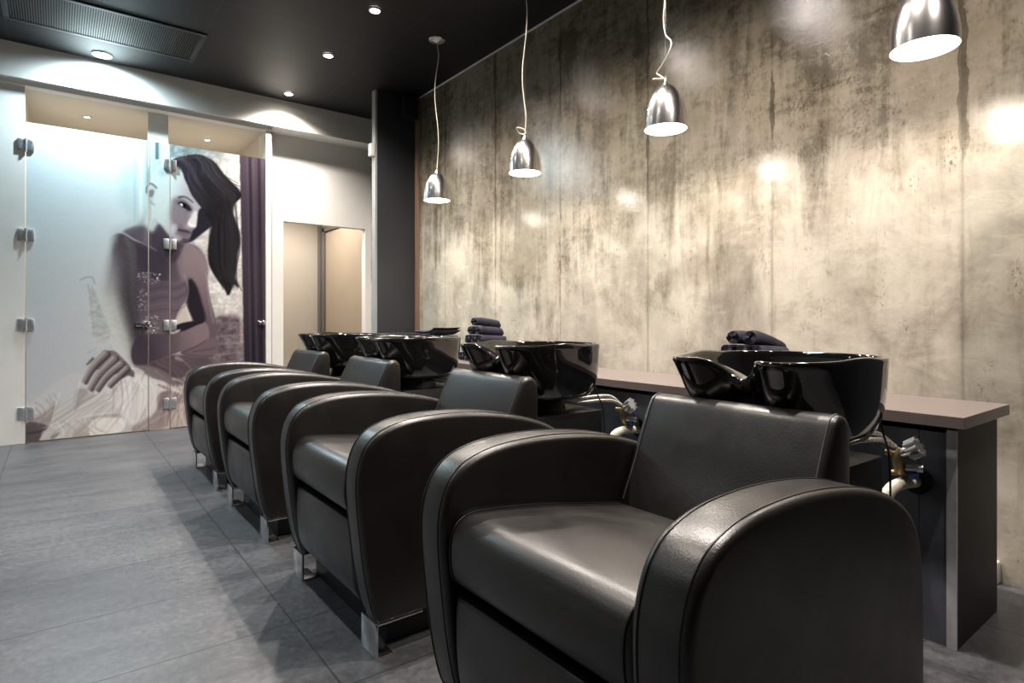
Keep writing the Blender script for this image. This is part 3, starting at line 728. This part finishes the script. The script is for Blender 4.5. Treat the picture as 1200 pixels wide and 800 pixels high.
# near arm: lit outside, dark inside
_yy = [262, 276, 290, 310, 340, 356, 380, 405, 420, 432]
_xl = np.interp(gy, _yy, [136, 126, 121, 116, 112, 115, 124, 134, 140, 152]); _xr = np.interp(gy, _yy, [142, 150, 156.5, 160, 160, 161, 166, 172, 173, 170])
_t = np.clip((gx-_xl)/(_xr-_xl), 0, 1); _k = np.clip((gy-285)/70, 0, 1)
_hi = np.interp(_t, [0, .12, .26, .40, .55, .72, .88, 1], [210, 190, 146, 114, 96, 98, 114, 102]); _lo = np.interp(_t, [0, .2, .42, .54, .66, .78, .9, 1], [212, 208, 192, 154, 108, 84, 92, 88])
_v = _hi*(1-_k)+_lo*_k+(vnoise(2.2, 2.2)-.5)*7
_arm = np.stack([_v*.985, _v*(.93+.07*np.clip((_v-100)/90, 0, 1)), _v*(.99)], -1)
_m = blur(mask([(126, 280), (136, 274), (146, 275), (156, 285), (160.5, 300), (160.5, 352), (166, 380), (173, 406), (172, 424), (160, 430), (150, 428), (139, 419), (132, 404), (124, 380), (115, 356), (111.5, 340), (114, 312), (119, 292)]), 1.4)
_m = _m*np.clip(.35+(gy-300)/60+(gx-126)/16, 0, 1)
IMG = IMG*(1-_m[..., None])+_arm*_m[..., None]
# bodice edge in the mist
stroke([(94, 328), (101, 325), (108, 325), (111, 332)], 1.3, (150, 158, 158), .7, .8)
stroke([(103, 333), (105, 344), (108, 370), (110, 392)], 1.4, (150, 156, 156), .6, 1)
fill([(106, 334), (114, 348), (120, 366), (130, 392), (110, 394)], (186, 190, 186), 2, .7); tex([(104, 330), (114, 348), (130, 392), (108, 396)], 22, 6, 2.4, 4)
for k in range(70):
    f = random.random(); x, y = 102+f*30+random.uniform(-4, 4), 412-f*18+random.uniform(-5, 5); v = random.choice((178, 186, 222, 228)); stroke([(x, y), (x+1.5, y-1)], 1.1, (v, v, v-2), .45, .5)
# crossed forearms and dark lap
fill([(158, 428), (176, 424), (204, 416), (240, 418), (250, 430), (240, 452), (226, 460), (205, 452), (186, 436)], (104, 88, 96), 2)
fill([(228, 404), (240, 398), (252, 396), (256, 404), (254, 414), (244, 418), (226, 419), (212, 414), (216, 408)], (124, 104, 112), 1.5)
stroke([(226, 412), (240, 410), (252, 408)], 1.6, (92, 76, 84), .6, 1); stroke([(214, 414), (230, 417), (250, 417)], 1.4, (84, 70, 78), .6, 1)
fill([(160, 396), (178, 391), (196, 391), (212, 387), (226, 381), (240, 378), (245, 386), (244, 397), (232, 404), (214, 411), (196, 418), (178, 424), (160, 429), (154, 416)], (86, 74, 87), 1.6, 1, (142, 122, 128), ((170, 410), (235, 392)))
fill([(156, 404), (172, 398), (176, 420), (160, 429), (154, 418)], (84, 73, 86), 4, .8)
stroke([(198, 419), (216, 412), (233, 404), (242, 398)], 1.2, (78, 66, 74), .7, .8)
fill([(203, 383), (212, 379), (226, 376), (239, 377), (228, 382), (214, 388), (205, 387)], (50, 44, 54), 1)
fill([(201, 388), (212, 386), (206, 390), (200, 391)], (214, 206, 200), .6)
fill([(206, 418), (212, 420), (214, 424), (205, 421)], (170, 156, 160), .8)
# tulle skirt
fill([(20, 486), (40, 470), (62, 452), (84, 438), (104, 444), (126, 448), (150, 430), (166, 430), (184, 434), (200, 446), (214, 452), (230, 458), (232, 530), (20, 530)], (214, 212, 210), 3, .96, (198, 190, 186), ((100, 440), (200, 500)))
fill([(60, 452), (90, 436), (118, 446), (96, 470), (60, 480), (34, 482)], (206, 208, 212), 6, .8)
fill([(156, 430), (172, 428), (190, 434), (206, 446), (208, 453), (192, 450), (174, 440)], (134, 120, 126), 1.5, .9)
for k in range(5): stroke([(166+k*5, 431+k), (184+k*4, 440+k*1.5), (204, 450)], 1, (172, 158, 160) if k % 2 else (100, 86, 94), .6, .5)
fill([(30, 497), (42, 494), (57, 499), (50, 506), (46, 520), (28, 522)], (110, 98, 104), 1.8); stroke([(30, 508), (44, 506), (54, 502)], 2, (78, 66, 74), .7, 1)
fill([(38, 490), (54, 480), (66, 470), (64, 482), (58, 496), (44, 494)], (172, 160, 156), 2, .9)
stroke([(36, 492), (52, 482), (68, 470)], 1.3, (226, 222, 218), .8, .6); stroke([(60, 499), (64, 480), (70, 460)], 1.4, (236, 234, 232), .8, .6)
fill([(90, 456), (104, 458), (96, 470), (87, 482)], (176, 166, 162), 2, .8); stroke([(86, 482), (90, 462), (94, 446)], 1.2, (232, 230, 228), .8, .6)
stroke([(56, 502), (76, 496), (98, 488), (120, 485), (138, 484)], 1.6, (240, 238, 234), .8, .7); fill([(112, 487), (140, 484), (142, 490), (108, 492)], (186, 170, 162), 1.5, .8)
fill([(48, 512), (58, 504), (78, 500), (100, 494), (104, 498), (96, 512), (84, 520), (48, 522)], (212, 206, 200), 1.5)
fill([(60, 510), (70, 506), (66, 512), (60, 516)], (140, 128, 130), 1.5, .8); fill([(86, 508), (100, 496), (108, 494), (104, 512), (90, 516)], (186, 170, 160), 2, .8)
fill([(108, 492), (144, 490), (142, 505), (108, 512)], (238, 234, 228), 1.5, .9)
fill([(128, 452), (150, 440), (170, 440), (176, 456), (168, 480), (158, 496), (148, 494), (138, 478), (126, 462)], (230, 229, 227), 3, .9)
for k in range(16):
    x = 134+k*2.6+random.uniform(-1, 1); stroke([(x, 448+random.uniform(0, 10)), (x+random.uniform(-2, 3), 468), (146+k*1.4, 492)], random.uniform(.8, 1.6), random.choice(((242, 241, 240), (196, 192, 190), (206, 202, 200))), .6, .5)
for y in (452, 456, 459): stroke([(136, y), (152, y-4), (170, y)], 1, (188, 184, 184), .6, .5)
fill([(146, 433), (156, 434), (157, 442), (150, 440), (142, 444)], (92, 84, 90), 1.4, .8); stroke([(148, 432), (158, 431), (168, 436)], 2.4, (226, 224, 222), .8, .8)
fill([(172, 448), (190, 446), (206, 456), (228, 462), (228, 470), (198, 462), (186, 462), (184, 484), (172, 486)], (220, 216, 212), 1.6, .9)
fill([(186, 462), (200, 458), (214, 462), (228, 462), (228, 480), (206, 486), (198, 498), (176, 506), (156, 506), (158, 498), (176, 488), (184, 478)], (166, 146, 145), 2, .95); fill([(186, 462), (200, 458), (216, 463), (222, 470), (196, 474), (186, 480)], (140, 120, 124), 2, .8)
fill([(184, 450), (194, 452), (202, 458), (190, 454)], (100, 88, 94), 1, .7); stroke([(184, 447), (200, 456), (214, 460), (228, 460)], 1.8, (216, 206, 200), .8, .8)
fill([(208, 456), (222, 448), (230, 444), (232, 456), (222, 462)], (186, 166, 160), 1.5, .9); stroke([(216, 446), (220, 436), (230, 432)], 1.6, (176, 158, 156), .6, 1)
fill([(198, 490), (206, 478), (216, 472), (226, 476), (230, 500), (200, 503)], (196, 178, 170), 1.6, .95)
for k in range(9): stroke([(200+k*3, 496-k*2), (208+k*2, 482+random.uniform(-3, 3)), (213+k*2, 498)], 1.1, random.choice(((226, 208, 198), (150, 130, 128))), .7, .5)
stroke([(160, 505), (178, 494), (196, 484), (210, 474)], 1.4, (206, 190, 182), .6, .8)
def flow(n, A, Bm, C, wr, cols, al):
    """loose gauze strokes between three guide lines"""
    L = lambda g, f: (g[0][0]+(g[1][0]-g[0][0])*f+random.uniform(-3, 3), g[0][1]+(g[1][1]-g[0][1])*f+random.uniform(-3, 3))
    for _ in range(n):
        f = random.random(); f2 = min(1, max(0, f+random.uniform(-.12, .12))); stroke([L(A, f), L(Bm, f2), L(C, f2)], random.uniform(*wr), random.choice(cols), random.uniform(*al), random.uniform(.5, 1.4), .6)
_w, _g, _d = (244, 242, 240), (204, 198, 196), (166, 152, 150)
flow(26, ((120, 452), (170, 440)), ((100, 470), (150, 470)), ((50, 505), (120, 508)), (.8, 2.6), (_w, _g, _w, _d), (.25, .55))
flow(22, ((96, 455), (132, 470)), ((66, 478), (100, 486)), ((34, 492), (60, 516)), (.8, 2.4), (_w, _g, _d), (.25, .5))
flow(30, ((130, 446), (184, 446)), ((134, 468), (186, 466)), ((128, 492), (170, 500)), (.7, 2.2), (_w, _g, _w, _d), (.3, .6))
flow(20, ((184, 448), (226, 456)), ((180, 470), (222, 474)), ((160, 503), (226, 498)), (.7, 2.2), ((214, 200, 194), (190, 170, 166), (130, 112, 114), (232, 222, 216)), (.3, .6))
flow(16, ((200, 446), (226, 436)), ((212, 452), (232, 448)), ((206, 462), (232, 470)), (.7, 1.8), ((196, 178, 174), (120, 102, 108), (222, 208, 202)), (.35, .6))
flow(14, ((176, 428), (214, 416)), ((196, 440), (232, 424)), ((206, 452), (244, 440)), (.7, 1.6), ((134, 116, 124), (86, 72, 80), (152, 134, 138)), (.3, .55))
flow(14, ((50, 498), (110, 490)), ((60, 508), (120, 500)), ((40, 518), (140, 506)), (.8, 2.2), (_w, _g, (178, 164, 158)), (.3, .55))
flow(10, ((30, 480), (60, 462)), ((44, 488), (66, 476)), ((30, 498), (56, 496)), (.8, 1.8), ((220, 214, 210), (150, 138, 136)), (.3, .5))
# hand on the knee
fill([(112, 424), (122, 413), (134, 411), (146, 422), (152, 430), (140, 438), (124, 434), (112, 432)], (140, 126, 130), 1.4)
for p, w, e in ((((124, 414), (114, 424), (106, 434), (99, 447)), 9, 5), (((134, 420), (124, 430), (115, 440), (106, 455)), 9.5, 5.5), (((142, 426), (132, 434), (123, 443), (114, 456)), 8.5, 5), (((149, 431), (142, 438), (135, 445), (128, 452)), 6.5, 4)):
    stroke([(x+1.8, y+1.2) for x, y in p], w*.9, (84, 73, 80), .85, 1.2, e*.9); stroke([(x-.6, y-.4) for x, y in p], w*.82, (146, 133, 136), .95, 1.6, e*.85); stroke([(x-1.8, y-1.2) for x, y in p], w*.4, (192, 182, 180), .75, 1.4, e*.5)
stroke([(109, 420), (105, 424), (102, 427)], 3, (92, 82, 90), .8, .8, 1.8)
# head: pale shaven side, ear, face
fill([(172, 262), (174, 244), (176, 226), (178, 206), (186, 194), (198, 186), (212, 186), (222, 206), (232, 226), (240, 246), (246, 262), (236, 274), (226, 282), (217, 285), (208, 283), (199, 278), (188, 264), (180, 256)], (204, 221, 221), 2, 1, (176, 172, 182), ((192, 236), (222, 246)))
fill([(182, 200), (196, 190), (206, 190), (204, 200), (190, 208)], (182, 202, 203), 4, .6)
fill([(203, 232), (214, 232), (222, 246), (222, 258), (216, 266), (206, 268), (200, 258), (200, 244)], (134, 120, 132), 4, .8)
fill([(207, 262), (222, 268), (240, 262), (238, 272), (226, 281), (217, 285), (210, 282), (206, 274)], (124, 112, 124), 3, .85)
fill([(228, 247), (232, 250), (231, 262), (229, 266), (221, 264), (220, 260), (224, 254)], (222, 217, 216), 1.4, .95); fill([(221, 261), (226, 263), (229, 266), (222, 265)], (240, 236, 234), .8, .9)
fill([(233, 246), (240, 244), (250, 256), (247.5, 265), (236, 274), (226, 282), (221, 283), (224, 276), (226, 270), (230, 266), (231, 258)], (50, 46, 58), 1.6)
fill([(212, 279), (220, 280), (226, 281), (217, 285.5), (208, 283)], (80, 70, 84), 1.5, .8)
fill([(187, 263), (198, 276), (209, 283), (214, 288), (206, 306), (192, 304), (182, 288), (180, 272)], (84, 75, 89), 3, .85)
fill([(207.5, 268.5), (214, 268.5), (222, 271), (225, 273), (219, 274.6), (213, 273.6)], (104, 84, 94), .8); fill([(210, 271.5), (216, 272.5), (222, 273.6), (218, 276), (213, 275)], (134, 110, 122), .9, .9); stroke([(208.8, 268.9), (212, 270.2), (216, 270.2), (221, 271.8)], 1, (52, 42, 52), .9, .45); fill([(206, 275), (212, 277), (214, 281), (208, 282.5), (203, 280)], (178, 172, 180), 2, .7); fill([(204, 262), (208, 264), (207, 270), (203, 272), (200, 266)], (196, 200, 204), 2.4, .7)
# eye and brow
fill([(206, 236), (212, 233.5), (219, 236), (226, 244), (224, 249), (216, 247), (209, 242)], (122, 110, 122), 2, .8)
fill([(208.8, 237.8), (212, 236.2), (217, 237.4), (222, 241.5), (224.5, 246), (221, 246.8), (216, 244.6), (212, 241.6)], (48, 44, 54), .6); fill([(211, 239), (213, 238.6), (214.2, 240.4), (213.2, 241.4)], (240, 244, 246), .4); stroke([(210, 240.6), (214, 244), (218, 246)], 1.2, (196, 190, 194), .6, .6)
fill([(214.4, 238.6), (217.4, 239.4), (218, 242.6), (215.4, 242.6)], (16, 16, 20), .5)
stroke([(209.5, 231.2), (214, 230.4), (219, 231.6), (226, 237)], 2, (66, 60, 70), .9, .7, 1.2)
# ear
fill([(172, 216), (177, 214), (183, 217), (184.5, 221), (181, 228), (179.5, 236), (176, 240), (172.5, 232), (171, 223)], (196, 206, 206), .8); stroke([(171.6, 226), (172.2, 218.5), (177, 215), (183.5, 220)], 1.4, (84, 82, 90), .9, .5); fill([(174, 224), (179, 222), (180.5, 226), (178, 231), (174.5, 230)], (126, 130, 132), 1, .9); stroke([(174.6, 232), (177, 237), (181, 240)], 1.4, (140, 146, 148), .8, .7); stroke([(175.6, 238), (176, 250), (175, 258)], 1.6, (150, 160, 160), .6, 1)
# hair
HAIR = [(199, 190), (206, 185), (216, 183), (226, 181), (236, 181.5), (246, 186), (253, 191), (262, 203), (271, 213), (279, 220.5), (283, 228), (281, 233), (275, 239), (273, 247), (276, 258), (281, 272), (281.5, 284), (278.5, 298), (277.5, 312), (276, 326), (280, 337), (274, 333), (272, 338), (268, 346), (264, 340), (257, 331), (249, 319), (244.5, 308), (243.5, 294), (245.5, 278), (247.5, 264), (243, 254), (238, 246), (231, 237), (224, 227), (219, 215), (214, 203), (207, 194)]
fill(HAIR, (58, 54, 66), .7, 1, (36, 34, 40), ((220, 200), (256, 240)))
stroke([(203, 189), (212, 186), (224, 184), (236, 184)], 3, (120, 122, 128), .5, 1.6)
for k in range(130):
    f = random.random(); x, y = 203+f*36, 189-7*math.sin(f*2.4)+random.uniform(-1, 2); q = min(1, max(0, f+random.uniform(-.25, .1)))
    x2, y2 = 219+q*36, 214-q*10+random.uniform(-4, 4); x3, y3 = 241+q*38, 246-q*18+random.uniform(-5, 5)
    c = random.choice(((96, 92, 104), (80, 76, 90), (34, 32, 38), (30, 28, 34), (118, 118, 128), (56, 52, 62))); stroke([(x, y), ((x+x2)/2+2, (y+y2)/2-3), (x2, y2), (x3, y3)], random.uniform(.5, 1.5), c, random.uniform(.18, .45), .6, .5)
for k in range(70):
    f = random.random(); x, y = 244+f*34, 232+random.uniform(-4, 14)-f*4; q = min(1, max(0, f+random.uniform(-.2, .2)))
    stroke([(x, y), (247+q*31, 262), (245+q*36, 288), (250+q*27, 314), (262+q*16, 335+random.uniform(-8, 6))], random.uniform(.5, 1.3), random.choice(((66, 60, 70), (24, 22, 26), (28, 26, 32), (56, 52, 60), (80, 76, 84))), random.uniform(.2, .5), .6, .5)
fill([(236, 206), (250, 214), (262, 228), (270, 240), (262, 262), (252, 262), (244, 244), (238, 224)], (38, 37, 41), 5, .7)
for p in (((262, 205), (272, 211), (279, 214.5)), ((264, 208), (274, 215), (280, 218)), ((268, 336), (266, 346)), ((277, 328), (283.5, 341)), ((262, 334), (266, 345))): stroke(list(p), 1, (52, 48, 56), .8, .4)
stroke([(203, 191), (208, 192.5), (212, 199), (215, 206)], 1.5, (190, 196, 200), .5, .8)
IMG = np.clip(IMG, 0, 255)/255; _l = (IMG*np.array([.3, .59, .11])).sum(-1, keepdims=True); IMG = np.clip(_l+(IMG-_l)*.78+(vnoise(1.2, 1.2)[..., None]-.5)*.02, 0, 1)
LIN = np.where(IMG <= .04045, IMG/12.92, ((IMG+.055)/1.055)**2.4)**1.16

def printed_pane(x0, x1, z0, z1, step=.0062, th=.010):
    """glass pane whose front carries the print; local origin at its lower left corner"""
    nx, nz = int((x1-x0)/step), int((z1-z0)/step); xs = np.linspace(x0, x1, nx+1); zs = np.linspace(z0, z1, nz+1)
    XX, ZZ = np.meshgrid(xs, zs); u, v = PU(XX, ZZ); fu = np.clip((u-X0)*S-.5, 0, WW-1.001); fv = np.clip((v-Y0)*S-.5, 0, HH-1.001)
    iu, iv = fu.astype(int), fv.astype(int); a, b = (fu-iu)[..., None], (fv-iv)[..., None]
    colr = (LIN[iv, iu]*(1-a)+LIN[iv, iu+1]*a)*(1-b)+(LIN[iv+1, iu]*(1-a)+LIN[iv+1, iu+1]*a)*b
    front = np.stack([XX-x0, np.zeros_like(XX), ZZ-z0], -1).reshape(-1, 3); n = len(front)
    idx = np.arange(n).reshape(nz+1, nx+1); quads = np.stack([idx[:-1, :-1], idx[:-1, 1:], idx[1:, 1:], idx[1:, :-1]], -1).reshape(-1, 4)
    cor = [idx[0, 0], idx[0, -1], idx[-1, -1], idx[-1, 0]]; back = front[cor]+np.array([0, th, 0])
    verts = np.concatenate([front, back]); f = quads.tolist(); bk = [n, n+1, n+2, n+3]
    f.append(bk[::-1]); edges = [idx[0].tolist(), idx[:, -1].tolist(), idx[-1, ::-1].tolist(), idx[::-1, 0].tolist()]
    for k, e in enumerate(edges): f.append(e[::-1]+[bk[k], bk[(k+1) % 4]])
    me = bpy.data.meshes.new('pane'); me.from_pydata(verts.tolist(), [], f)
    at = me.color_attributes.new('Print', 'FLOAT_COLOR', 'POINT'); rgba = np.ones((n+4, 4), np.float32); rgba[:n, :3] = np.clip(colr.reshape(-1, 3)*PRINT_GAIN, 0, .93); rgba[n:, :3] = .7
    at.data.foreach_set('color', rgba.ravel()); me.materials.append(M['printed']); return me
PRINT_GAIN = 1.0
def pane_obj(name, x0, x1, z0, z1):
    o = bpy.data.objects.new(name, printed_pane(x0, x1, z0, z1)); COL.objects.link(o); o.location = (x0, YB, z0); o['kind'] = 'structure'; return o
def hinge(parent, x, z, side=1):
    """two clamp plates and a knuckle, local to the pane"""
    bm = bmesh.new(); box(bm, x-.052, x-.006, -.012, 0, z-.048, z+.048, bev=.003); box(bm, x+.006, x+.052, -.012, 0, z-.048, z+.048, bev=.003)
    lathe(bm, [(0, -.056), (.0085, -.056), (.0085, .052), (0, .052)], 12, (x, -.012, z))
    for dx in (-.036, -.02, .02, .036):
        for dz in (-.028, .028): lathe(bm, [(.006, 0), (.006, -.002), (0, -.002)], 10, (x+dx, -.012, z+dz), 'Y')
    return link('hinge', bm, M['brushed'], parent)
def latch(parent, x, z, L):
    bm = bmesh.new(); box(bm, x-L, x+.012, -.022, -.004, z-.018, z+.018, bev=.004); box(bm, x-.01, x+.02, -.034, 0, z-.026, z+.026, bev=.005); return link('door_handle', bm, M['chrome'], parent)
d1 = pane_obj('door_1', -.194, .650, .012, 2.590); d2 = pane_obj('door_2', .824, 1.651, .012, 2.590); w1 = pane_obj('window_1', .657, .818, .004, 2.590)
for y in (170, 275, 380, 484):
    hinge(d1, 0, 1-(y-373.8)*(-.194*_s+YB*_c)/697.96-.012)
for y in (193, 286, 381, 472):
    hinge(d2, -.003, 1-(y-373.8)*(.822*_s+YB*_c)/697.96-.012)
latch(d1, .835, 1-(380-373.8)*(.65*_s+YB*_c)/697.96-.012, .085); latch(d2, .80, 1-(378-373.8)*(1.65*_s+YB*_c)/697.96-.012, .05)
# ------------------------------------------------------------------ camera, world, colour
cam = bpy.data.cameras.new('camera'); cam.sensor_width = 36; cam.lens = 697.96*36/1200; cam.shift_y = -26.2/1200; cam.clip_start = .05
co = bpy.data.objects.new('camera', cam); COL.objects.link(co); co.location = (0, 0, 1); co.rotation_euler = (PI/2, 0, -.6531); SC.camera = co
w = bpy.data.worlds.new('world'); SC.world = w; w.use_nodes = True
w.node_tree.nodes['Background'].inputs[0].default_value = (.6, .7, .8, 1); w.node_tree.nodes['Background'].inputs[1].default_value = .02
vs = SC.view_settings; vs.view_transform = 'Standard'; vs.look = 'None'; vs.exposure = 0.22; vs.gamma = 1; vs.use_curve_mapping = False
